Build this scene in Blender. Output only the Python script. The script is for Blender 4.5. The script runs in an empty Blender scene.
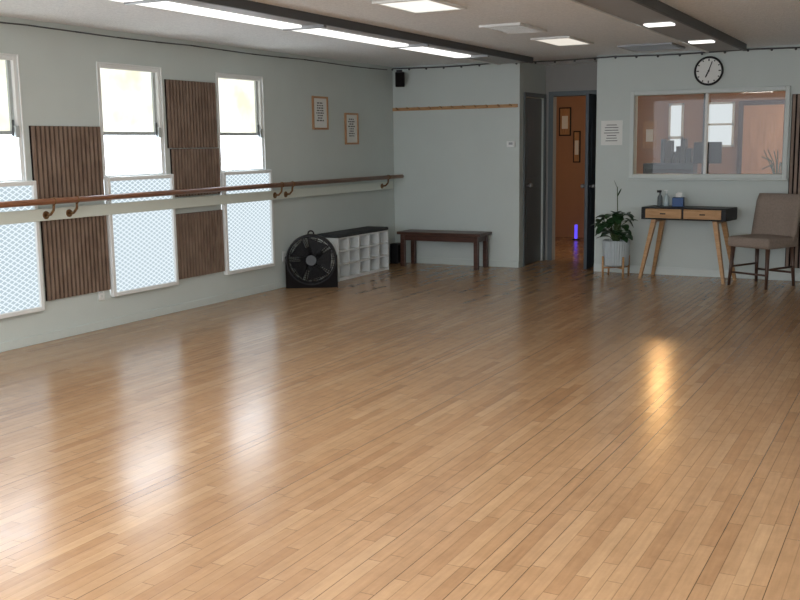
import bpy, bmesh, math, random
from mathutils import Vector, Matrix
random.seed(7)
SC=bpy.context.scene
COL=SC.collection
D=math.radians
SC.view_settings.view_transform='Standard'

# ------------------------------------------------------------------ materials
def new_mat(name):
    m=bpy.data.materials.new(name); m.use_nodes=True
    nt=m.node_tree; b=nt.nodes["Principled BSDF"]
    return m,nt,b
def pmat(name,col,rough=0.5,metal=0.0,noise=0.0,nscale=8.0,bump=0.0,bscale=60.0,spec=0.5,emit=None,estr=0.0):
    m,nt,b=new_mat(name); N=nt.nodes; L=nt.links
    b.inputs["Base Color"].default_value=(*col,1); b.inputs["Roughness"].default_value=rough
    b.inputs["Metallic"].default_value=metal; b.inputs["Specular IOR Level"].default_value=spec
    tc=N.new("ShaderNodeTexCoord")
    nz=N.new("ShaderNodeTexNoise"); nz.inputs["Scale"].default_value=nscale; nz.inputs["Detail"].default_value=4
    L.new(tc.outputs["Object"],nz.inputs["Vector"])
    mx=N.new("ShaderNodeMix"); mx.data_type='RGBA'
    k=noise
    mx.inputs[6].default_value=(*[c*(1-k) for c in col],1); mx.inputs[7].default_value=(*[min(1,c*(1+k)) for c in col],1)
    L.new(nz.outputs["Fac"],mx.inputs[0]); L.new(mx.outputs[2],b.inputs["Base Color"])
    if bump>0:
        n2=N.new("ShaderNodeTexNoise"); n2.inputs["Scale"].default_value=bscale; n2.inputs["Detail"].default_value=3
        L.new(tc.outputs["Object"],n2.inputs["Vector"])
        bp=N.new("ShaderNodeBump"); bp.inputs["Strength"].default_value=bump; bp.inputs["Distance"].default_value=0.01
        L.new(n2.outputs["Fac"],bp.inputs["Height"]); L.new(bp.outputs["Normal"],b.inputs["Normal"])
    if emit:
        b.inputs["Emission Color"].default_value=(*emit,1); b.inputs["Emission Strength"].default_value=estr
    return m
def wood(name,c1,c2,rough=0.4,scale=6.0,stretch=(1,1,12)):
    m,nt,b=new_mat(name); N=nt.nodes; L=nt.links
    tc=N.new("ShaderNodeTexCoord"); mp=N.new("ShaderNodeMapping"); mp.inputs["Scale"].default_value=stretch
    nz=N.new("ShaderNodeTexNoise"); nz.inputs["Scale"].default_value=scale; nz.inputs["Detail"].default_value=6; nz.inputs["Distortion"].default_value=0.6
    cr=N.new("ShaderNodeValToRGB"); cr.color_ramp.elements[0].color=(*c1,1); cr.color_ramp.elements[1].color=(*c2,1)
    cr.color_ramp.elements[0].position=0.3; cr.color_ramp.elements[1].position=0.7
    L.new(tc.outputs["Object"],mp.inputs["Vector"]); L.new(mp.outputs[0],nz.inputs["Vector"]); L.new(nz.outputs["Fac"],cr.inputs[0]); L.new(cr.outputs[0],b.inputs["Base Color"])
    b.inputs["Roughness"].default_value=rough
    return m
def emis(name,col,s,col2=None,sc=3.0):
    m=bpy.data.materials.new(name); m.use_nodes=True; nt=m.node_tree; n=nt.nodes; n.clear()
    e=n.new("ShaderNodeEmission"); e.inputs[0].default_value=(*col,1); e.inputs[1].default_value=s
    if col2:
        g=n.new("ShaderNodeNewGeometry"); nz=n.new("ShaderNodeTexNoise"); nz.inputs["Scale"].default_value=sc; nz.inputs["Detail"].default_value=3
        nt.links.new(g.outputs["Position"],nz.inputs["Vector"])
        cr=n.new("ShaderNodeValToRGB"); cr.color_ramp.elements[0].position=0.4; cr.color_ramp.elements[1].position=0.62
        cr.color_ramp.elements[0].color=(*col,1); cr.color_ramp.elements[1].color=(*col2,1)
        nt.links.new(nz.outputs["Fac"],cr.inputs[0]); nt.links.new(cr.outputs[0],e.inputs[0])
    o=n.new("ShaderNodeOutputMaterial"); nt.links.new(e.outputs[0],o.inputs[0]); return m

def floor_mat():
    m,nt,b=new_mat("maple_strip_floor"); N=nt.nodes; L=nt.links
    def M(op,a,bb=None):
        n=N.new("ShaderNodeMath"); n.operation=op
        for i,v in enumerate((a,bb)):
            if v is None: continue
            if isinstance(v,(int,float)): n.inputs[i].default_value=v
            else: L.new(v,n.inputs[i])
        return n.outputs[0]
    geo=N.new("ShaderNodeNewGeometry"); sp=N.new("ShaderNodeSeparateXYZ"); L.new(geo.outputs["Position"],sp.inputs[0])
    W=0.056
    xr=M('DIVIDE',sp.outputs[0],W); row=M('FLOOR',xr); fx=M('FRACT',xr)
    w1=N.new("ShaderNodeTexWhiteNoise"); w1.noise_dimensions='1D'; L.new(row,w1.inputs["W"])
    yo=M('ADD',M('DIVIDE',sp.outputs[1],0.62),M('MULTIPLY',w1.outputs["Value"],7.0))
    idx=M('FLOOR',yo); fy=M('FRACT',yo)
    cb=N.new("ShaderNodeCombineXYZ"); L.new(row,cb.inputs[0]); L.new(idx,cb.inputs[1])
    w2=N.new("ShaderNodeTexWhiteNoise"); w2.noise_dimensions='3D'; L.new(cb.outputs[0],w2.inputs["Vector"])
    cr=N.new("ShaderNodeValToRGB"); e=cr.color_ramp.elements
    e[0].position=0; e[0].color=(0.325,0.187,0.096,1); e[1].position=1; e[1].color=(0.435,0.278,0.155,1)
    x=e.new(0.15); x.color=(0.36,0.213,0.112,1); x=e.new(0.8); x.color=(0.40,0.247,0.134,1)
    L.new(w2.outputs["Value"],cr.inputs[0])
    mp=N.new("ShaderNodeMapping"); mp.inputs["Scale"].default_value=(60,5,1); L.new(geo.outputs["Position"],mp.inputs["Vector"])
    ad=N.new("ShaderNodeVectorMath"); ad.operation='ADD'; L.new(mp.outputs[0],ad.inputs[0]); L.new(w2.outputs["Color"],ad.inputs[1])
    nz=N.new("ShaderNodeTexNoise"); nz.inputs["Scale"].default_value=1.0; nz.inputs["Detail"].default_value=5; L.new(ad.outputs[0],nz.inputs["Vector"])
    g=M('ADD',M('MULTIPLY',nz.outputs["Fac"],0.44),0.78)
    n3=N.new("ShaderNodeTexNoise"); n3.inputs["Scale"].default_value=0.7; n3.inputs["Detail"].default_value=3; L.new(geo.outputs["Position"],n3.inputs["Vector"])
    g=M('MULTIPLY',g,M('ADD',M('MULTIPLY',n3.outputs["Fac"],0.3),0.85))
    n4=N.new("ShaderNodeTexNoise"); n4.inputs["Scale"].default_value=9.0; n4.inputs["Detail"].default_value=6; n4.inputs["Roughness"].default_value=0.7; L.new(geo.outputs["Position"],n4.inputs["Vector"])
    g=M('MULTIPLY',g,M('ADD',M('MULTIPLY',n4.outputs["Fac"],0.42),0.79))
    ex=M('MINIMUM',fx,M('SUBTRACT',1.0,fx)); ey=M('MINIMUM',fy,M('SUBTRACT',1.0,fy))
    sx=M('LESS_THAN',ex,0.030); sy=M('LESS_THAN',ey,0.003)
    w3=N.new("ShaderNodeTexWhiteNoise"); w3.noise_dimensions='1D'; L.new(M('ADD',M('FLOOR',M('ADD',xr,0.5)),31.7),w3.inputs["W"])
    sx=M('MULTIPLY',sx,M('ADD',M('MULTIPLY',M('POWER',w3.outputs["Value"],3.0),1.0),0.35))
    seam=M('MINIMUM',1.0,M('MAXIMUM',sx,M('MULTIPLY',sy,0.6)))
    g=M('MULTIPLY',g,M('SUBTRACT',1.0,M('MULTIPLY',seam,0.7)))
    vm=N.new("ShaderNodeVectorMath"); vm.operation='SCALE'; L.new(cr.outputs[0],vm.inputs[0]); L.new(g,vm.inputs["Scale"])
    L.new(vm.outputs[0],b.inputs["Base Color"])
    r=M('ADD',M('MULTIPLY',n4.outputs["Fac"],0.14),0.15); L.new(r,b.inputs["Roughness"])
    bp=N.new("ShaderNodeBump"); bp.inputs["Strength"].default_value=0.2; bp.inputs["Distance"].default_value=0.002
    h=M('ADD',M('MULTIPLY',w2.outputs["Value"],0.3),M('SUBTRACT',1.0,seam)); L.new(h,bp.inputs["Height"]); L.new(bp.outputs[0],b.inputs["Normal"])
    b.inputs["Specular IOR Level"].default_value=0.5
    return m

def screen_mat():
    """frosted daylight pane behind white diamond-pattern expanded mesh"""
    m=bpy.data.materials.new("diamond_mesh_pane"); m.use_nodes=True; nt=m.node_tree; N=nt.nodes; L=nt.links; N.clear()
    def M(op,a,bb=None):
        n=N.new("ShaderNodeMath"); n.operation=op
        for i,v in enumerate((a,bb)):
            if v is None: continue
            if isinstance(v,(int,float)): n.inputs[i].default_value=v
            else: L.new(v,n.inputs[i])
        return n.outputs[0]
    geo=N.new("ShaderNodeNewGeometry"); sp=N.new("ShaderNodeSeparateXYZ"); L.new(geo.outputs["Position"],sp.inputs[0])
    y=M('DIVIDE',sp.outputs[1],0.070); z=M('DIVIDE',sp.outputs[2],0.040)
    a=M('FRACT',M('ADD',y,z)); c=M('FRACT',M('SUBTRACT',y,z))
    da=M('ABSOLUTE',M('SUBTRACT',a,0.5)); dc=M('ABSOLUTE',M('SUBTRACT',c,0.5))
    ln=M('MAXIMUM',M('GREATER_THAN',da,0.37),M('GREATER_THAN',dc,0.37))
    mx=N.new("ShaderNodeMix"); mx.data_type='RGBA'; L.new(ln,mx.inputs[0])
    mx.inputs[6].default_value=(0.53,0.64,0.70,1); mx.inputs[7].default_value=(0.90,1.0,1.06,1)
    e=N.new("ShaderNodeEmission"); L.new(mx.outputs[2],e.inputs[0]); e.inputs[1].default_value=1.0
    o=N.new("ShaderNodeOutputMaterial"); L.new(e.outputs[0],o.inputs[0]); return m

def glass_mat():
    m=bpy.data.materials.new("window_glass"); m.use_nodes=True; nt=m.node_tree; N=nt.nodes; L=nt.links; N.clear()
    t=N.new("ShaderNodeBsdfTransparent"); t.inputs[0].default_value=(0.95,0.95,0.94,1)
    g=N.new("ShaderNodeBsdfGlossy"); g.inputs["Roughness"].default_value=0.01
    f=N.new("ShaderNodeFresnel"); f.inputs[0].default_value=1.35
    mx=N.new("ShaderNodeMixShader"); o=N.new("ShaderNodeOutputMaterial")
    L.new(f.outputs[0],mx.inputs[0]); L.new(t.outputs[0],mx.inputs[1]); L.new(g.outputs[0],mx.inputs[2]); L.new(mx.outputs[0],o.inputs[0]); return m

WALL=pmat("wall_paint_grey_green",(0.58,0.635,0.61),0.75,noise=0.04,nscale=3,bump=0.12,bscale=90)
CEIL=pmat("popcorn_ceiling",(0.80,0.84,0.87),0.9,noise=0.22,nscale=55,bump=0.7,bscale=70)
WHITE=pmat("white_paint",(0.78,0.80,0.79),0.45,noise=0.02)
TRIM=pmat("trim_pale",(0.62,0.67,0.65),0.5,noise=0.03)
LEDG=pmat("ledger_pale",(0.68,0.73,0.66),0.5,noise=0.03)
BLACK=pmat("black_plastic",(0.012,0.012,0.014),0.45,noise=0.1,spec=0.3)
FELT=pmat("black_felt",(0.012,0.010,0.010),0.95,noise=0.2,spec=0.1)
SLAT=wood("walnut_slat",(0.17,0.11,0.08),(0.28,0.20,0.15),0.55,5,(3,3,1))
BARRE=wood("barre_wood",(0.19,0.075,0.035),(0.32,0.14,0.07),0.3,5,(10,1,10))
BRASS=pmat("bracket_bronze",(0.23,0.13,0.06),0.35,metal=0.8)
DARKWOOD=wood("dark_bench_wood",(0.045,0.018,0.012),(0.095,0.04,0.026),0.35,5,(1,10,10))
OAK=wood("light_oak",(0.38,0.20,0.08),(0.55,0.32,0.145),0.4,6,(1,8,8))
FRAMEW=wood("frame_wood",(0.36,0.18,0.08),(0.5,0.28,0.13),0.45,8,(6,6,1))
PAPER=pmat("paper_white",(0.80,0.81,0.78),0.7,noise=0.02)
INK=pmat("ink_grey",(0.10,0.10,0.10),0.7)
METAL=pmat("grey_metal",(0.30,0.31,0.32),0.4,metal=0.6)
GREYP=pmat("grey_painted_aluminium",(0.42,0.46,0.46),0.5)
FIXG=pmat("fixture_grey",(0.33,0.34,0.35),0.5,noise=0.1)
DKMETAL=pmat("fixture_dark_grey",(0.07,0.075,0.08),0.5,noise=0.1)
DOORG=pmat("door_grey_blue",(0.12,0.145,0.155),0.5,noise=0.05)
DOORD=pmat("door_dark_slate",(0.045,0.06,0.075),0.45,noise=0.05)
ORANGE=pmat("office_wall_terracotta",(0.38,0.205,0.12),0.75,noise=0.06)
TANDOOR=wood("tan_door_wood",(0.55,0.28,0.14),(0.68,0.37,0.20),0.45,3,(6,6,1))
FABRIC=pmat("taupe_fabric",(0.29,0.23,0.19),0.9,noise=0.25,nscale=60,bump=0.3,bscale=300)
CHLEG=wood("chair_leg_wood",(0.05,0.025,0.018),(0.10,0.05,0.032),0.4,6,(8,8,1))
LEAF=pmat("leaf_green",(0.022,0.065,0.022),0.4,noise=0.4,nscale=14)
STEM=pmat("stem_green",(0.06,0.10,0.03),0.6)
SOIL=pmat("soil",(0.03,0.02,0.015),0.95,noise=0.3)
CERAM=pmat("ceramic_white",(0.44,0.49,0.51),0.4,noise=0.04)
CUSH=pmat("charcoal_cushion",(0.035,0.04,0.045),0.85,noise=0.2,nscale=40)
CUBW=pmat("cubby_laminate",(0.76,0.79,0.79),0.5,noise=0.03)
BLUE=pmat("blue_box",(0.03,0.09,0.25),0.5)
CLEAR=pmat("clear_bottle",(0.45,0.55,0.58),0.15,noise=0.05)
LED=emis("led_panel_glow",(1.0,0.97,0.90),1.1)
LEDDIM=emis("led_panel_dim_glow",(1.0,0.93,0.82),0.85)
TUBE=emis("fluorescent_lens_glow",(1.0,0.99,0.95),1.8)
SKYP=emis("upper_pane_view_glow",(1.0,0.97,0.76),1.05,(1.35,1.4,1.3),2.2)
MIDP=emis("mid_pane_daylight_glow",(0.85,0.95,1.05),8.0)
SCREEN=screen_mat()
GLASS=glass_mat()
FLOOR=floor_mat()

# ------------------------------------------------------------------ mesh builder
class B:
    def __init__(s,name): s.n=name; s.bm=bmesh.new(); s.m=[]
    def mi(s,mat):
        if mat not in s.m: s.m.append(mat)
        return s.m.index(mat)
    def _tag(s,faces,mat,smooth=False):
        k=s.mi(mat)
        for f in faces: f.material_index=k; f.smooth=smooth
    def box(s,a,b,mat,bev=0.0,M=None):
        a=Vector(a); b=Vector(b); c=(a+b)/2; d=b-a
        r=bmesh.ops.create_cube(s.bm,size=1.0); vs=r["verts"]
        for v in vs: v.co=Vector((v.co.x*d.x,v.co.y*d.y,v.co.z*d.z))+c
        if bev>0:
            es=list({e for v in vs for e in v.link_edges})
            r=bmesh.ops.bevel(s.bm,geom=es,offset=min(bev,min(abs(d.x),abs(d.y),abs(d.z))*0.45),segments=2,profile=0.5,affect='EDGES')
            vs=[v for v in r["verts"] if v.is_valid]
        fs={f for v in vs for f in v.link_faces}
        if M: 
            for v in vs: v.co=M@v.co
        s._tag(fs,mat); return vs
    def cyl(s,p0,p1,r0,mat,r1=None,seg=16,smooth=True,caps=True):
        p0=Vector(p0); p1=Vector(p1); r1=r0 if r1 is None else r1
        d=p1-p0; q=d.to_track_quat('Z','Y'); M=Matrix.Translation((p0+p1)/2)@q.to_matrix().to_4x4()
        r=bmesh.ops.create_cone(s.bm,cap_ends=caps,segments=seg,radius1=r0,radius2=r1,depth=d.length,matrix=M)
        fs={f for v in r["verts"] for f in v.link_faces}
        k=s.mi(mat)
        for f in fs: f.material_index=k; f.smooth=smooth and len(f.verts)==4
    def sph(s,c,r,mat,scale=(1,1,1),seg=16):
        x=bmesh.ops.create_uvsphere(s.bm,u_segments=seg,v_segments=max(6,seg//2),radius=r,matrix=Matrix.Translation(c)@Matrix.Diagonal((*scale,1)))
        s._tag({f for v in x["verts"] for f in v.link_faces},mat,True)
    def torus(s,c,R,r,mat,axis=(0,0,1),seg=40,ms=8):
        q=Vector(axis).to_track_quat('Z','Y').to_matrix().to_4x4(); M=Matrix.Translation(c)@q
        rings=[]
        for i in range(seg):
            t=2*math.pi*i/seg; ring=[]
            for j in range(ms):
                p=2*math.pi*j/ms
                ring.append(s.bm.verts.new(M@Vector(((R+r*math.cos(p))*math.cos(t),(R+r*math.cos(p))*math.sin(t),r*math.sin(p)))))
            rings.append(ring)
        fs=[]
        for i in range(seg):
            for j in range(ms):
                fs.append(s.bm.faces.new((rings[i][j],rings[(i+1)%seg][j],rings[(i+1)%seg][(j+1)%ms],rings[i][(j+1)%ms])))
        s._tag(fs,mat,True)
    def tube(s,pts,r,mat,seg=8):
        for a,b in zip(pts[:-1],pts[1:]): s.cyl(a,b,r,mat,seg=seg)
        for p in pts[1:-1]: s.sph(p,r,mat,seg=8)
    def lathe(s,prof,mat,c=(0,0,0),seg=32,rib=0.0):
        rings=[]
        for (r,z) in prof:
            rings.append([s.bm.verts.new(Vector(c)+Vector(((r+(rib if i%2 else 0))*math.cos(2*math.pi*i/seg),(r+(rib if i%2 else 0))*math.sin(2*math.pi*i/seg),z))) for i in range(seg)])
        fs=[]
        for a,b in zip(rings[:-1],rings[1:]):
            for i in range(seg): fs.append(s.bm.faces.new((a[i],a[(i+1)%seg],b[(i+1)%seg],b[i])))
        fs.append(s.bm.faces.new(rings[0][::-1])); fs.append(s.bm.faces.new(rings[-1]))
        s._tag(fs,mat,rib==0)
    def poly(s,pts,mat,smooth=False):
        f=s.bm.faces.new([s.bm.verts.new(p) for p in pts]); s._tag([f],mat,smooth); return f
    def end(s,loc=(0,0,0),rz=0.0,parent=None):
        bmesh.ops.recalc_face_normals(s.bm,faces=s.bm.faces)
        me=bpy.data.meshes.new(s.n); s.bm.to_mesh(me); s.bm.free()
        for m in s.m: me.materials.append(m)
        o=bpy.data.objects.new(s.n,me); COL.objects.link(o); o.location=loc; o.rotation_euler=(0,0,rz)
        if parent: o.parent=parent
        return o

def wall(name,axis,p0,p1,u0,u1,z0,z1,mat,holes=()):
    """solid wall slab with rectangular openings. axis 'x': slab between x=p0..p1, u is y; axis 'y': u is x"""
    b=B(name)
    us=sorted({u0,u1,*[h[0] for h in holes],*[h[1] for h in holes]}); zs=sorted({z0,z1,*[h[2] for h in holes],*[h[3] for h in holes]})
    us=[u for u in us if u0<=u<=u1]; zs=[z for z in zs if z0<=z<=z1]
    for a,c in zip(us[:-1],us[1:]):
        segs=[]
        for d,e in zip(zs[:-1],zs[1:]):
            cu,cz=(a+c)/2,(d+e)/2
            if any(h[0]<cu<h[1] and h[2]<cz<h[3] for h in holes): continue
            if segs and abs(segs[-1][1]-d)<1e-6: segs[-1][1]=e
            else: segs.append([d,e])
        for d,e in segs:
            if axis=='x': b.box((p0,a,d),(p1,c,e),mat)
            else: b.box((a,p0,d),(c,p1,e),mat)
    return b.end()

H=2.5; BY=11.5; RX=8.2; Y0=-2.0
WINS=[(6.33,7.10),(7.90,8.65),(4.74,5.50),(3.15,3.91),(1.56,2.32)]
WZ0,WZM,WZ1=0.28,1.26,2.22
# ------------------------------------------------------------------ shell
b=B("floor"); b.box((-0.15,Y0,-0.1),(RX,16.2,0),FLOOR); b.end()
b=B("ceiling"); b.box((-0.15,Y0,H),(RX,16.2,H+0.1),CEIL); b.end()
wall("wall_left",'x',-0.15,0.0,Y0,BY+0.12,0,H,WALL,[(a,c,WZ0,WZ1) for a,c in WINS])
wall("wall_right",'x',RX-0.12,RX,Y0,16.2,0,H,WALL)
RL,RR=1.73,2.68
wall("wall_back_left",'y',BY,BY+0.12,0.0,RL,0,H,WALL)
wall("wall_back_right",'y',BY,BY+0.12,RR,RX-0.12,0,H,WALL,[(3.09,4.76,1.14,2.04)])
# recess
wall("wall_recess_left",'x',RL-0.12,RL,BY+0.12,12.52,0,H,WALL,[(11.68,12.34,0,2.08)])
wall("wall_recess_right",'x',RR,RR+0.10,BY+0.12,12.52,0,H,WALL)
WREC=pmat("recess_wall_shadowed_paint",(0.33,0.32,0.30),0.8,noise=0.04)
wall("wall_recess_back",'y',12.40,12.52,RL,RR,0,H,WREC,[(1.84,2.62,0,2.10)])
# office beyond
wall("wall_office_far",'y',15.6,15.72,0.6,RX-0.12,0,H,ORANGE)
wall("wall_office_left",'x',0.6,0.72,12.6,15.6,0,H,ORANGE)
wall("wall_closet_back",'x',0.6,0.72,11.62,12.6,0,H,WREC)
# baseboards
b=B("baseboard_left"); b.box((0,Y0,0),(0.012,BY,0.07),WALL,0.003); b.end()
b=B("baseboard_back"); b.box((0,BY-0.015,0),(RL,BY,0.08),WALL,0.003); b.box((RR,BY-0.015,0),(RX-0.12,BY,0.09),TRIM,0.003); b.end()

# ------------------------------------------------------------------ windows
for i,(a,c) in enumerate(WINS):
    b=B("window_%d"%(i+1))
    xo=-0.05
    b.box((xo-0.01,a,1.645),(xo,c,WZ1),SKYP); b.box((xo-0.01,a,WZM),(xo,c,1.645),MIDP)
    t=0.035
    for (p,q) in [((a,WZM),(a+t,WZ1)),((c-t,WZM),(c,WZ1)),((a+t,WZ1-t),(c-t,WZ1)),((a+t,WZM),(c-t,WZM+t))]:
        b.box((xo,p[0],p[1]),(0.0,q[0],q[1]),WHITE,0.004)
    b.box((xo,a+t,1.63),(-0.015,c-t,1.66),GREYP,0.004)
    b.box((xo,c-t-0.03,1.66),(xo+0.02,c-t,WZ1-t),GREYP)
    b.cyl((-0.03,c-0.05,1.74),(0.015,c-0.10,1.62),0.008,DKMETAL)
    b.box((-0.02,c-0.07,1.61),(0.015,c-0.03,1.70),GREYP,0.006)
    # casing
    for (p,q) in [((a-0.012,WZM),(a,WZ1+0.012)),((c,WZM),(c+0.012,WZ1+0.012)),((a,WZ1),(c,WZ1+0.012))]:
        b.box((0,p[0],p[1]),(0.012,q[0],q[1]),WHITE,0.003)
    # lower protective mesh panel, proud of the wall
    a2,c2=a+0.0,c+0.07
    b.box((0.0,a2+0.03,WZ0),(0.022,c2-0.03,WZM),SCREEN)
    t=0.035
    for (p,q) in [((a2,WZ0-0.02),(a2+t,WZM+0.02)),((c2-t,WZ0-0.02),(c2,WZM+0.02)),((a2+t,WZM-0.015),(c2-t,WZM+0.02)),((a2+t,WZ0-0.02),(c2-t,WZ0+0.015))]:
        b.box((0,p[0],p[1]),(0.045,q[0],q[1]),WHITE,0.005)
    b.end()

# ------------------------------------------------------------------ acoustic slat panels
def slat_panel(w,h,org,axis='x'):
    b=B("acoustic_slat_panel")
    b.box((0,0,0),(0.010,w,h),FELT)
    n=int(round(w/0.045)); p=w/n
    for k in range(n): b.box((0.010,k*p+0.009,0.002),(0.024,(k+1)*p-0.009,h-0.002),SLAT)
    return b.end(org,0 if axis=='x' else D(-90))
slat_panel(0.74,0.57,(0.001,5.57,1.13)); slat_panel(0.70,0.65,(0.001,5.62,0.325))
slat_panel(0.71,0.615,(0.001,7.15,1.515)); slat_panel(0.70,0.44,(0.001,7.18,1.068)); slat_panel(0.70,0.61,(0.001,7.19,0.30))
slat_panel(0.60,1.85,(4.81,BY-0.001,0.14),'y')

# ------------------------------------------------------------------ barre
b=B("ballet_barre")
zb=1.12
b.box((0.046,-1.5,0.965),(0.066,11.35,1.06),LEDG,0.004)
b.cyl((0.16,-1.5,zb),(0.16,11.42,zb),0.024,BARRE,seg=16)
for y in (0.5,2.5,4.4,5.62,5.86,8.72,8.92,11.05):
    b.cyl((0.064,y,1.01),(0.072,y,1.01),0.032,BRASS)
    b.tube([(0.07,y,1.01),(0.12,y,1.015),(0.155,y,1.05),(0.16,y,1.095)],0.010,BRASS)
    b.torus((0.16,y,zb),0.026,0.005,BRASS,axis=(0,1,0),seg=16)
for y in (4.4,8.82,10.9): b.box((0.001,y-0.03,0.98),(0.047,y+0.03,1.04),LEDG)
b.end()

# ------------------------------------------------------------------ wall decor
def framed(y0,y1,z0,z1):
    b=B("framed_poster"); t=0.022
    b.box((0.001,y0+t,z0+t),(0.010,y1-t,z1-t),PAPER)
    for p,q in [((y0,z0),(y0+t,z1)),((y1-t,z0),(y1,z1)),((y0+t,z1-t),(y1-t,z1)),((y0+t,z0),(y1-t,z0+t))]:
        b.box((0.001,p[0],p[1]),(0.022,q[0],q[1]),FRAMEW,0.003)
    w=y1-y0; h=z1-z0; random.seed(int(y0*100))
    for k in range(8):
        z=z0+h*(0.80-0.075*k); ww=w*random.uniform(0.15,0.27); 
        y=(y0+y1)/2-ww; 
        while y<(y0+y1)/2+ww:
            l=random.uniform(0.015,0.05); b.box((0.010,y,z-0.007),(0.0112,min(y+l,(y0+y1)/2+ww),z+0.007),INK); y+=l+0.012
    b.end()
framed(9.58,9.90,1.70,2.07); framed(10.28,10.58,1.53,1.90)

b=B("wall_notice"); x0,x1,z0,z1=2.74,2.99,1.48,1.76; yb=BY
b.box((x0,yb-0.006,z0),(x1,yb,z1),PAPER,0.001)
for k in range(7):
    w=random.uniform(0.05,0.09); z=z1-0.05-0.03*k; b.box(((x0+x1)/2-w,yb-0.0075,z-0.004),((x0+x1)/2+w,yb-0.006,z+0.004),INK)
b.end()

b=B("wall_clock"); c=Vector((3.94,BY-0.02,2.27))
b.cyl(c+Vector((0,0.02,0)),c+Vector((0,-0.005,0)),0.145,PAPER,seg=48)
b.torus(c+Vector((0,-0.004,0)),0.146,0.012,BLACK,axis=(0,1,0),seg=48)
for k in range(12):
    a=k*math.pi/6; r0=0.105 if k%3==0 else 0.115
    M=Matrix.Translation(c+Vector((0,-0.006,0)))@Matrix.Rotation(a,4,'Y')
    b.box((-0.006,-0.002,r0),(0.006,0.001,0.130),BLACK,M=M)
for a,l,w in ((D(205),0.075,0.007),(D(20),0.105,0.005)):
    M=Matrix.Translation(c+Vector((0,-0.011,0)))@Matrix.Rotation(a,4,'Y')
    b.box((-w,-0.002,-0.02),(w,0.001,l),BLACK,M=M)
b.cyl(c+Vector((0,-0.005,0)),c+Vector((0,-0.018,0)),0.009,BLACK)
b.end()

b=B("thermostat"); b.box((1.57,BY-0.025,1.47),(1.68,BY,1.545),WHITE,0.008); b.box((1.60,BY-0.027,1.50),(1.65,BY-0.025,1.53),METAL); b.end()
b=B("coat_peg_rail"); b.box((0.0,BY-0.02,1.945),(1.71,BY,1.985),OAK,0.004)
for k in range(11):
    x=0.08+k*0.155; b.cyl((x,BY-0.02,1.965),(x,BY-0.07,1.975),0.008,OAK,seg=10); b.sph((x,BY-0.072,1.976),0.013,OAK,seg=10)
b.end()
b=B("wall_speaker"); M=Matrix.Translation((0.19,BY-0.16,2.33))@Matrix.Rotation(D(28),4,'Z')@Matrix.Rotation(D(8),4,'X')
b.box((-0.06,-0.06,-0.09),(0.06,0.06,0.09),BLACK,0.012,M); b.box((-0.05,-0.066,-0.08),(0.05,-0.06,0.08),FELT,0.0,M)
b.cyl((0.17,BY-0.12,2.36),(0.10,BY,2.42),0.012,DKMETAL); b.box((0.06,BY-0.01,2.38),(0.14,BY,2.46),DKMETAL); b.end()
for nm,(y,z) in (("wall_outlet",(6.22,0.30)),("wall_outlet",(8.95,0.34))):
    b=B(nm); b.box((0.001,y-0.035,z-0.055),(0.008,y+0.035,z+0.055),WHITE,0.003)
    for dz in(-0.02,0.02): b.box((0.008,y-0.015,z+dz-0.012),(0.010,y+0.015,z+dz+0.012),TRIM)
    b.end()

# cable garland along the top of the walls
b=B("ceiling_cable")
pts=[Vector((0.03,y,2.455-0.012*math.sin((y%1.9)/1.9*math.pi))) for y in [Y0+0.475*k for k in range(29)]]
b.tube(pts,0.006,DKMETAL,6)
pts=[Vector((0.03+0.24*k,BY-0.06,2.475-0.012*math.sin((k%6)/6*math.pi))) for k in range(33)]
b.tube(pts,0.008,DKMETAL,6)
for p in pts: b.sph(p-Vector((0,0,0.012)),0.014,DKMETAL,seg=8)
b.end()

# ------------------------------------------------------------------ ceiling fixtures
b=B("fluorescent_light_fixture"); q_=0.12
b.box((1.45+q_,3.0,H-0.055),(1.86+q_,11.25,H),FIXG,0.006)
b.box((1.43+q_,3.0,H-0.065),(1.47+q_,11.25,H),WHITE)
b.box((1.85+q_,3.0,H-0.065),(1.875+q_,11.25,H),DKMETAL)
for y0,y1 in ((3.2,4.95),(5.05,6.72),(6.82,8.52),(8.62,9.95)): b.box((1.48+q_,y0,H-0.075),(1.66+q_,y1,H-0.055),TUBE,0.008)
for y in (5.0,6.77,8.57,10.0): b.box((1.46+q_,y-0.02,H-0.08),(1.84+q_,y+0.02,H-0.055),METAL)
b.end()
b=B("fluorescent_light_fixture")
b.box((4.0,3.0,H-0.055),(4.38,11.1,H),FIXG,0.006)
b.box((3.98,3.0,H-0.065),(4.01,11.1,H),WHITE); b.box((4.36,3.0,H-0.07),(4.39,11.1,H),DKMETAL)
for y0,y1 in ((3.2,5.0),(8.2,8.35),(9.85,10.0)): b.box((4.06,y0,H-0.07),(4.28,y1,H-0.055),TUBE,0.006)
b.end()
def light_panel(x0,x1,y0,y1,W,mat=LED):
    b=B("ceiling_light_panel"); t=0.03
    b.box((x0,y0,H-0.012),(x1,y1,H),mat)
    for p,q in [((x0-t,y0-t),(x0,y1+t)),((x1,y0-t),(x1+t,y1+t)),((x0,y0-t),(x1,y0)),((x0,y1),(x1,y1+t))]: b.box((p[0],p[1],H-0.018),(q[0],q[1],H),WHITE,0.003)
    o=b.end()
    if W>0:
        l=bpy.data.lights.new("panel_fill_light",'AREA'); l.shape='RECTANGLE'; l.size=x1-x0; l.size_y=y1-y0; l.energy=W; l.color=(1,0.97,0.92)
        lo=bpy.data.objects.new("panel_fill_light",l); COL.objects.link(lo); lo.location=((x0+x1)/2,(y0+y1)/2,H-0.02); lo.parent=o
light_panel(2.70,3.08,6.28,6.85,0)
light_panel(2.75,3.08,9.25,9.95,0,LEDDIM)
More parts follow.
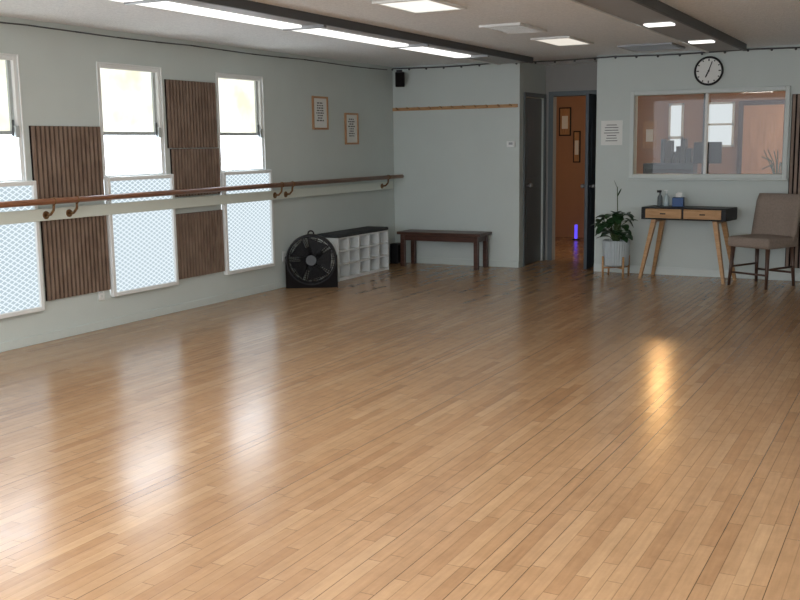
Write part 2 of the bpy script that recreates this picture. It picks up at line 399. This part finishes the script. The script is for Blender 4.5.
light_panel(2.6,3.2,1.2,2.1,60); light_panel(5.6,6.2,1.2,2.1,55)  # unseen panels above the view, added to brighten the studio
light_panel(3.0,3.6,4.0,4.9,30); light_panel(5.6,6.2,4.0,4.9,18)  # further out-of-view panels, added as fill for the room
def vent(x0,x1,y0,y1,mat,n=8):
    b=B("ceiling_vent"); b.box((x0,y0,H-0.012),(x1,y1,H-0.002),DKMETAL)
    for p,q in [((x0-.03,y0-.03),(x0,y1+.03)),((x1,y0-.03),(x1+.03,y1+.03)),((x0,y0-.03),(x1,y0)),((x0,y1),(x1,y1+.03))]: b.box((p[0],p[1],H-0.02),(q[0],q[1],H),mat,0.002)
    for k in range(n):
        y=y0+(y1-y0)*(k+0.5)/n; b.box((x0,y-0.018,H-0.02),(x1,y+0.012,H-0.012),mat)
    b.end()
vent(2.76,3.07,8.0,8.6,WHITE,6); vent(3.25,3.75,10.45,11.0,METAL)

# ------------------------------------------------------------------ recess doors
b=B("door_1")   # closed door on the recess' left side, with jamb
b.box((RL-0.06,11.69,0.005),(RL-0.02,12.33,2.07),DOORG,0.004)
for p,q in [((11.625,0),(11.68,2.13)),((12.34,0),(12.395,2.13)),((11.68,2.08),(12.34,2.13))]: b.box((RL+0.001,p[0],p[1]),(RL+0.018,q[0],q[1]),DOORG,0.003)
for z0,z1 in ((0.2,0.95),(1.08,1.9)):
    b.box((RL-0.022,11.80,z0),(RL-0.014,12.22,z1),DOORG,0.003)
b.cyl((RL-0.02,11.77,1.0),(RL+0.04,11.77,1.0),0.012,METAL); b.sph((RL+0.045,11.77,1.0),0.028,METAL)
b.end()
b=B("door_2")   # open door leaf
b.box((2.53,11.56,0.01),(2.57,12.39,2.08),DOORD,0.004)
b.box((2.57,11.68,0.2),(2.575,12.28,0.95),DOORD,0.002); b.box((2.57,11.68,1.08),(2.575,12.28,1.95),DOORD,0.002)
for sx in (-1,1): 
    xx=2.55+sx*0.02; b.cyl((xx,11.63,1.0),(xx+sx*0.04,11.63,1.0),0.012,METAL); b.sph((xx+sx*0.045,11.63,1.0),0.026,METAL)
b.end()
b=B("trim_1")
for p,q in [((1.78,0),(1.84,2.16)),((2.62,0),(2.675,2.16)),((1.84,2.10),(2.62,2.16))]: b.box((p[0],12.385,p[1]),(q[0],12.40,q[1]),DOORG,0.003)
b.end()

# ------------------------------------------------------------------ interior window
b=B("window_6"); x0,x1,z0,z1=3.08,4.79,1.10,2.08; t=0.048
for p,q in [((x0,z0),(x0+t,z1)),((x1-t,z0),(x1,z1)),((x0+t,z1-t),(x1-t,z1)),((x0+t,z0),(x1-t,z0+t))]: b.box((p[0],BY-0.03,p[1]),(q[0],BY+0.13,q[1]),TRIM,0.006)
b.box((x0-0.01,BY-0.05,z0-0.02),(x1+0.01,BY,z0),TRIM,0.006)
b.box((3.91,BY+0.0,z0+t),(3.94,BY+0.06,z1-t),WHITE,0.004)
b.box((3.88,BY+0.05,z0+t),(3.91,BY+0.09,z1-t),DKMETAL,0.003)
b.box((x0+t,BY+0.03,z0+t),(3.92,BY+0.035,z1-t),GLASS); b.box((3.92,BY+0.07,z0+t),(x1-t,BY+0.075,z1-t),GLASS)
b.end()

# ------------------------------------------------------------------ office contents
b=B("office_door"); b.box((3.66,15.54,0),(4.22,15.59,2.02),TANDOOR,0.004)
for z0,z1 in ((0.2,0.95),(1.08,1.88)): b.box((3.76,15.53,z0),(4.12,15.545,z1),TANDOOR,0.006)
for p,q in [((3.59,0),(3.66,2.09)),((4.22,0),(4.29,2.09)),((3.66,2.02),(4.22,2.09))]: b.box((p[0],15.55,p[1]),(q[0],15.59,q[1]),DARKWOOD,0.004)
b.cyl((4.18,15.54,1.0),(4.18,15.48,1.0),0.012,METAL); b.sph((4.18,15.47,1.0),0.028,METAL); b.end()
OFFP=emis("office_pane_daylight_glow",(0.9,0.97,1.0),0.75)
b=B("window_7"); b.box((2.60,15.57,1.05),(2.76,15.59,2.05),OFFP)
for x in (2.57,2.76): b.box((x,15.55,1.02),(x+0.03,15.59,2.08),WHITE)
b.box((2.57,15.55,1.55),(2.79,15.59,1.59),WHITE); b.box((2.57,15.55,2.05),(2.79,15.59,2.08),WHITE); b.box((2.57,15.55,1.02),(2.79,15.59,1.05),WHITE); b.end()
b=B("window_8"); b.box((3.13,15.57,1.45),(3.50,15.59,2.05),OFFP)
for x in (3.10,3.50): b.box((x,15.55,1.42),(x+0.03,15.59,2.08),WHITE)
b.box((3.10,15.55,2.05),(3.53,15.59,2.08),WHITE); b.box((3.10,15.55,1.42),(3.53,15.59,1.45),WHITE); b.box((3.10,15.55,1.74),(3.53,15.59,1.77),WHITE); b.end()
b=B("bookcase"); b.box((2.62,13.9,0),(3.30,14.2,1.22),DOORD,0.01)
for k in range(3): b.box((2.65,13.89,0.1+0.37*k),(3.27,13.9,0.40+0.37*k),BLACK,0.003)
random.seed(3); xx=2.85
while xx<3.20:
    ww=random.uniform(0.03,0.09); b.box((xx,13.93,1.22),(xx+ww,14.1,1.22+random.uniform(0.15,0.48)),random.choice([BLACK,DOORD,DOORG,DKMETAL,INK]),0.004); xx+=ww+0.015
b.end()
b=B("computer_monitor"); b.box((3.36,13.6,1.22),(3.72,13.63,1.50),BLACK,0.008); b.cyl((3.54,13.62,0.78),(3.54,13.62,1.25),0.02,BLACK); b.box((3.42,13.52,0.762),(3.66,13.7,0.78),BLACK); b.end()
b=B("potted_office_fern")
b.lathe([(0.06,0),(0.085,0.02),(0.10,0.16),(0.09,0.16)],DKMETAL,seg=20)
random.seed(5)
for k in range(16):
    a=k*2.4; p=[Vector((0,0,0.15)),Vector((0.08*math.cos(a),0.08*math.sin(a),0.15+random.uniform(.2,.35))),Vector((0.2*math.cos(a),0.2*math.sin(a),0.2+random.uniform(.15,.45)))]
    b.tube(p,0.006,LEAF,6)
b.end((4.42,13.6,0.76))
b=B("office_desk"); b.box((3.32,13.3,0.72),(4.6,13.85,0.76),DARKWOOD,0.004)
for x in (3.35,4.52):
    for y in (13.33,13.78): b.box((x,y,0),(x+0.05,y+0.05,0.72),DARKWOOD)
b.end()
def pic(x,z,w,h,y=15.6,fr=BLACK):
    b=B("wall_picture"); b.box((x-w/2,y-0.02,z-h/2),(x+w/2,y-0.001,z+h/2),fr,0.004); b.box((x-w/2+.02,y-0.022,z-h/2+.02),(x+w/2-.02,y-0.02,z+h/2-.02),FRAMEW)
    b.box((x-w/4,y-0.024,z-h/4),(x+w/4,y-0.022,z+h/5),PAPER); b.end()
pic(2.28,1.62,0.22,0.42,fr=FRAMEW); pic(0.92,1.85,0.2,0.45); pic(1.12,1.45,0.12,0.5)
# warm spot lamp in the office, the one that glints on the studio floor
lp=Vector((2.62,15.2,2.258)); tg=Vector((4.76,6.09,0)); dr=(tg-lp).normalized()
b=B("ceiling_spot_lamp"); b.cyl((0,0,0.0),(0,0,H-lp.z),0.01,BLACK,seg=8); b.cyl((0,0,H-lp.z-0.02),(0,0,H-lp.z),0.05,BLACK)
b.cyl(-dr*0.16,-dr*0.02,0.04,BLACK,r1=0.075,seg=24,caps=False); b.cyl(-dr*0.17,-dr*0.155,0.04,BLACK); so=b.end(lp)
l=bpy.data.lights.new("spot_bulb",'SPOT'); l.energy=42; l.color=(1,0.56,0.22); l.spot_size=D(30); l.spot_blend=0.4; l.shadow_soft_size=0.07
lo=bpy.data.objects.new("spot_bulb",l); COL.objects.link(lo); lo.parent=so; lo.rotation_euler=dr.to_track_quat('-Z','Y').to_euler()
def plight(name,loc,e,col,r=0.1,parent=None):
    l=bpy.data.lights.new(name,'POINT'); l.energy=e; l.color=col; l.shadow_soft_size=r
    o=bpy.data.objects.new(name,l); COL.objects.link(o); o.location=loc; return o
plight("office_fill_light",(5.9,13.7,2.1),60,(1,0.86,0.68),0.3)  # added light with no fixture, lifts the office behind the glass
plight("hall_fill_light",(1.05,12.95,2.2),15,(1,0.72,0.45),0.15)  # added light kept out of sight, brightens the hall walls
PURP=emis("violet_led_glow",(0.12,0.08,1.0),1.2)
b=B("led_strip_lamp"); b.box((-0.02,-0.02,0),(0.02,0.02,0.22),PURP,0.005); b.cyl((0,0,-0.02),(0,0,0.0),0.06,BLACK); b.end((1.25,15.2,0.02))

# ------------------------------------------------------------------ fan
b=B("floor_fan"); R=0.27
c=Vector((0,0,0.30))
seg=48
def ringv(r,y): return [b.bm.verts.new(c+Vector((r*math.cos(2*math.pi*i/seg),y,r*math.sin(2*math.pi*i/seg)))) for i in range(seg)]
prof=[(R-0.02,-0.075),(R,-0.085),(R+0.005,-0.06),(R+0.005,0.06),(R,0.085),(R-0.02,0.075),(R-0.02,-0.075)]
rs=[ringv(*p) for p in prof[:-1]]; rs.append(rs[0]); fs=[]
for p,q in zip(rs[:-1],rs[1:]):
    for i in range(seg): fs.append(b.bm.faces.new((p[i],p[(i+1)%seg],q[(i+1)%seg],q[i])))
b._tag(fs,BLACK,True)
for y in (-0.085,0.085):
    for r in (0.06,0.085,0.11,0.135,0.16,0.185,0.21,0.235): b.torus(c+Vector((0,y,0)),r,0.003,BLACK,axis=(0,1,0),seg=40,ms=6)
    for k in range(20):
        a=k*math.pi/10; b.cyl(c+Vector((0.05*math.cos(a),y,0.05*math.sin(a))),c+Vector(((R-0.01)*math.cos(a+0.35),y,(R-0.01)*math.sin(a+0.35))),0.0035,BLACK,seg=6)
b.cyl(c+Vector((0,-0.095,0)),c+Vector((0,-0.08,0)),0.055,DKMETAL,seg=24)
b.cyl(c+Vector((0,-0.07,0)),c+Vector((0,0.07,0)),0.05,BLACK,seg=24)
for k in range(5):
    a=k*2*math.pi/5; pts=[]
    for rr,da in ((0.045,-0.35),(0.24,-0.55),(0.245,0.50),(0.045,0.45)):
        yy=-0.035 if da<0 else 0.035
        pts.append(c+Vector((rr*math.cos(a+da),yy,rr*math.sin(a+da))))
    b.poly(pts,BLACK)
b.cyl(c+Vector((0,0.088,0)),c+Vector((0,0.12,0)),0.13,BLACK,seg=24)
# moulded square-shouldered housing: flat base, sides hugging the drum
def housing(sgn):
    pr=[(sgn*0.0,0.0),(sgn*(R+0.008),0.0),(sgn*(R+0.008),0.34)]
    for k in range(8):
        a=D(8)-D(98)*k/7; pr.append((sgn*(R+0.003)*math.cos(a),0.30+(R+0.003)*math.sin(a)))
    fr=[b.bm.verts.new((x,-0.08,z)) for x,z in pr]; bk=[b.bm.verts.new((x,0.08,z)) for x,z in pr]; n=len(pr)
    fs=[b.bm.faces.new(fr),b.bm.faces.new(bk[::-1])]+[b.bm.faces.new((fr[i],bk[i],bk[(i+1)%n],fr[(i+1)%n])) for i in range(n)]
    b._tag(fs,FELT)
housing(1); housing(-1)
b.torus(c+Vector((0,0,R+0.012)),0.03,0.008,BLACK,axis=(0,1,0),seg=20)
b.end((0.27,9.08,0),D(30))

# ------------------------------------------------------------------ cubby bench
b=B("shoe_cubby_shelf"); x0,x1,y0,y1,h=0.02,0.32,9.56,10.74,0.49; t=0.016
b.box((x0,y0,0.0),(x0+0.008,y1,h),CUBW)
b.box((x0,y0,0),(x1,y0+t,h),CUBW,0.002); b.box((x0,y1-t,0),(x1,y1,h),CUBW,0.002)
b.box((x0,y0,h-t),(x1,y1,h),CUBW,0.002); b.box((x0,y0+t,0.0),(x1-0.01,y1-t,0.035),CUBW)
nc,nr=5,3
for k in range(1,nc): y=y0+(y1-y0)*k/nc; b.box((x0,y-t/2,0.03),(x1,y+t/2,h-t),CUBW,0.001)
for k in range(1,nr): z=0.03+(h-0.03)*k/nr; b.box((x0,y0+t,z-t/2),(x1,y1-t,z+t/2),CUBW,0.001)
b.box((x0,y0,h),(x1+0.005,y1,h+0.04),CUSH,0.014); b.end()

# ------------------------------------------------------------------ bench
b=B("wooden_bench"); x0,x1,y0,y1,h=0.29,1.35,11.10,11.44,0.44
b.box((x0-0.04,y0-0.02,h-0.035),(x1+0.04,y1+0.02,h),DARKWOOD,0.006)
for x in (x0,x1-0.055):
    for y in (y0,y1-0.055): b.box((x,y,0),(x+0.055,y+0.055,h-0.035),DARKWOOD,0.004)
for y in (y0+0.01,y1-0.035): b.box((x0+0.05,y,h-0.11),(x1-0.05,y+0.025,h-0.035),DARKWOOD,0.003)
for x in (x0+0.015,x1-0.04): b.box((x,y0+0.05,h-0.11),(x+0.025,y1-0.05,h-0.035),DARKWOOD,0.003)
b.end()
b=B("floor_speaker"); b.box((0.03,11.30,0.0),(0.14,11.47,0.26),BLACK,0.01); b.box((0.14,11.32,0.02),(0.145,11.45,0.24),FELT); b.end()

# ------------------------------------------------------------------ desk
b=B("console_desk"); w,d=0.94,0.38; zt=0.80
b.box((-w/2,-d/2,zt-0.135),(w/2,d/2,zt-0.12),BLACK,0.003)
b.box((-w/2,-d/2,zt-0.015),(w/2,d/2,zt),BLACK,0.003)
b.box((-w/2,-d/2,zt-0.12),(-w/2+0.015,d/2,zt-0.015),BLACK); b.box((w/2-0.015,-d/2,zt-0.12),(w/2,d/2,zt-0.015),BLACK)
b.box((-w/2,d/2-0.015,zt-0.12),(w/2,d/2,zt-0.015),BLACK); b.box((-0.008,-d/2,zt-0.12),(0.008,d/2,zt-0.015),BLACK)
b.box((-w/2+0.05,-d/2-0.008,zt-0.118),(-0.012,-d/2+0.03,zt-0.017),OAK,0.003); b.box((0.012,-d/2-0.008,zt-0.118),(w/2-0.05,-d/2+0.03,zt-0.017),OAK,0.003)
b.box((-w/2+0.015,-d/2+0.002,zt-0.118),(-w/2+0.05,-d/2+0.03,zt-0.017),BLACK); b.box((w/2-0.05,-d/2+0.002,zt-0.118),(w/2-0.015,-d/2+0.03,zt-0.017),BLACK)
for x in (-0.22,0.22): b.box((x-0.03,-d/2-0.014,zt-0.075),(x+0.03,-d/2-0.008,zt-0.062),BLACK)
for sx in (-1,1):
    for sy in (-1,1):
        t0=Vector((sx*(w/2-0.13),sy*(d/2-0.06),zt-0.135)); b0=Vector((sx*(w/2+0.0),sy*(d/2+0.0),0.0))
        k=0.026; q=0.016
        tv=[b.bm.verts.new(t0+Vector((a*k,c_*k,0))) for a,c_ in ((-1,-1),(1,-1),(1,1),(-1,1))]
        bv=[b.bm.verts.new(b0+Vector((a*q,c_*q,0))) for a,c_ in ((-1,-1),(1,-1),(1,1),(-1,1))]
        fs=[b.bm.faces.new(tv),b.bm.faces.new(bv[::-1])]+[b.bm.faces.new((bv[i],bv[(i+1)%4],tv[(i+1)%4],tv[i])) for i in range(4)]
        b._tag(fs,OAK)
    b.box((sx*(w/2-0.13)-0.02,-d/2+0.06,zt-0.165),(sx*(w/2-0.13)+0.02,d/2-0.06,zt-0.135),OAK)
desk=b.end((3.83,11.20,0),D(-8))
b=B("soap_bottle"); b.lathe([(0.03,0),(0.032,0.01),(0.032,0.10),(0.012,0.125),(0.012,0.14)],CLEAR,seg=16); b.cyl((0,0,0.14),(0,0,0.175),0.005,WHITE,seg=8); b.box((-0.03,-0.006,0.17),(0.012,0.006,0.182),WHITE,0.003); b.end((3.57,11.26,0.80))
b=B("tissue_box"); b.box((-0.06,-0.055,0),(0.06,0.055,0.10),BLUE,0.004); b.poly([(-0.03,0,0.10),(0.03,0.005,0.10),(0.04,0.01,0.15),(0,-0.01,0.165),(-0.03,0.01,0.14)],PAPER); b.end((3.70,11.26,0.80),D(5))
b=B("spray_bottle"); b.lathe([(0.026,0),(0.028,0.01),(0.028,0.10),(0.011,0.13),(0.011,0.15)],DOORG,seg=16); b.box((-0.035,-0.01,0.15),(0.015,0.01,0.175),BLACK,0.004); b.end((3.49,11.29,0.80))

# ------------------------------------------------------------------ chair
b=B("upholstered_chair")   # faces local -y
w,d=0.52,0.50; zs=0.52
b.box((-w/2,-d/2,zs-0.11),(w/2,d/2,zs),FABRIC,0.03)
n=10; rows=[]
for j in range(7):
    z=zs-0.06+0.49*j/6; lean=0.10*(j/6)
    wd=(w/2)*(1.0 if j<6 else 0.93)
    row=[]
    for side in (0,1):
        for i in range(n+1):
            u=-1+2*i/n
            y=d/2-0.06+lean-0.05*u*u + (0.06 if side else 0.0)
            row.append(b.bm.verts.new((wd*u,y,z)))
    rows.append(row)
fs=[]
m_=n+1
for j in range(6):
    for i in range(n):
        fs.append(b.bm.faces.new((rows[j][i],rows[j][i+1],rows[j+1][i+1],rows[j+1][i])))
        fs.append(b.bm.faces.new((rows[j][m_+i+1],rows[j][m_+i],rows[j+1][m_+i],rows[j+1][m_+i+1])))
    fs.append(b.bm.faces.new((rows[j][0],rows[j+1][0],rows[j+1][m_],rows[j][m_])))
    fs.append(b.bm.faces.new((rows[j][n],rows[j][m_+n],rows[j+1][m_+n],rows[j+1][n])))
for i in range(n):
    fs.append(b.bm.faces.new((rows[-1][i],rows[-1][i+1],rows[-1][m_+i+1],rows[-1][m_+i])))
    fs.append(b.bm.faces.new((rows[0][i+1],rows[0][i],rows[0][m_+i],rows[0][m_+i+1])))
b._tag(fs,FABRIC,True)
for sx in (-1,1):
    for sy in (-1,1):
        b.cyl((sx*(w/2-0.05),sy*(d/2-0.05),zs-0.10),(sx*(w/2-0.03),sy*(d/2-0.02),0),0.024,CHLEG,r1=0.016,seg=10)
    b.cyl((sx*(w/2-0.04),-(d/2-0.035),0.2),(sx*(w/2-0.04),(d/2-0.035),0.2),0.011,CHLEG,seg=8)
b.cyl((-(w/2-0.04),-(d/2-0.035),0.14),((w/2-0.04),-(d/2-0.035),0.14),0.011,CHLEG,seg=8)
b.cyl((-(w/2-0.04),(d/2-0.035),0.14),((w/2-0.04),(d/2-0.035),0.14),0.011,CHLEG,seg=8)
b.end((4.64,11.01,0),D(-28))

# ------------------------------------------------------------------ plant
b=B("potted_plant")
b.lathe([(0.105,0.12),(0.135,0.14),(0.15,0.41),(0.14,0.42),(0.13,0.39)],CERAM,seg=64,rib=0.006)
b.cyl((0,0,0.38),(0,0,0.395),0.13,SOIL,seg=24)
for k in range(4):
    a=math.pi/4+k*math.pi/2; x,y=0.165*math.cos(a),0.165*math.sin(a)
    b.cyl((x,y,0.0),(x,y,0.24),0.012,OAK,seg=10)
    b.cyl((0,0,0.11),(x,y,0.11),0.010,OAK,seg=8)
def leaf(base,tip_dir,L,W,droop):
    d=Vector(tip_dir).normalized(); side=d.cross(Vector((0,0,1))).normalized()
    n=6; prev=None
    for i in range(n+1):
        t=i/n; p=Vector(base)+d*L*t+Vector((0,0,-droop*t*t)); w=W*math.sin(math.pi*min(1,(t*0.92+0.04)))**0.8
        row=[b.bm.verts.new(p+side*w+Vector((0,0,0.25*w))),b.bm.verts.new(p),b.bm.verts.new(p-side*w+Vector((0,0,0.25*w)))]
        if prev:
            f1=b.bm.faces.new((prev[0],prev[1],row[1],row[0])); f2=b.bm.faces.new((prev[1],prev[2],row[2],row[1])); b._tag([f1,f2],LEAF,True)
        prev=row
random.seed(11)
for k in range(42):
    a=k*2.4+random.uniform(-0.3,0.3)
    if math.sin(a)>0.45: a=-a
    r=random.uniform(0.05,0.18); z=random.uniform(0.45,0.72); q=0.65 if math.cos(a)>0.3 else 1.0
    r*=q
    base=Vector((r*math.cos(a),r*math.sin(a),z))
    b.tube([Vector((0.03*math.cos(a),0.03*math.sin(a),0.39)),Vector((0.6*r*math.cos(a),0.6*r*math.sin(a),z-0.03)),base],0.004,STEM,6)
    leaf(base,(math.cos(a),math.sin(a),random.uniform(-0.2,0.5)),random.uniform(0.12,0.17)*(0.5+0.5*q),random.uniform(0.05,0.07),random.uniform(0.02,0.10))
b.cyl((0.02,0,0.39),(0.0,0,1.02),0.005,STEM,seg=6)
leaf((0.0,0,0.9),(0.5,-0.3,0.9),0.12,0.012,0.0); leaf((0.0,0,1.0),(-0.4,-0.3,1.2),0.10,0.010,0.0)
b.end((3.05,11.12,0))

# ------------------------------------------------------------------ world + camera
w=bpy.data.worlds.new("world"); SC.world=w; w.use_nodes=True; nt=w.node_tree
bg=nt.nodes["Background"]; bg.inputs[0].default_value=(0.86,0.92,1.0,1); bg.inputs[1].default_value=4.2

X=Vector((0.88345,-0.05948,0.46473)).normalized(); Y=Vector((0.46836,0.14129,-0.87216)).normalized()
Z=X.cross(Y).normalized(); X=Y.cross(Z).normalized()
cam=bpy.data.cameras.new("camera"); co=bpy.data.objects.new("camera",cam); COL.objects.link(co)
co.matrix_world=Matrix.Translation((6.19,0,1.51))@Matrix((X,Y,Z)).to_4x4()
cam.sensor_width=36; cam.lens=45; SC.camera=co
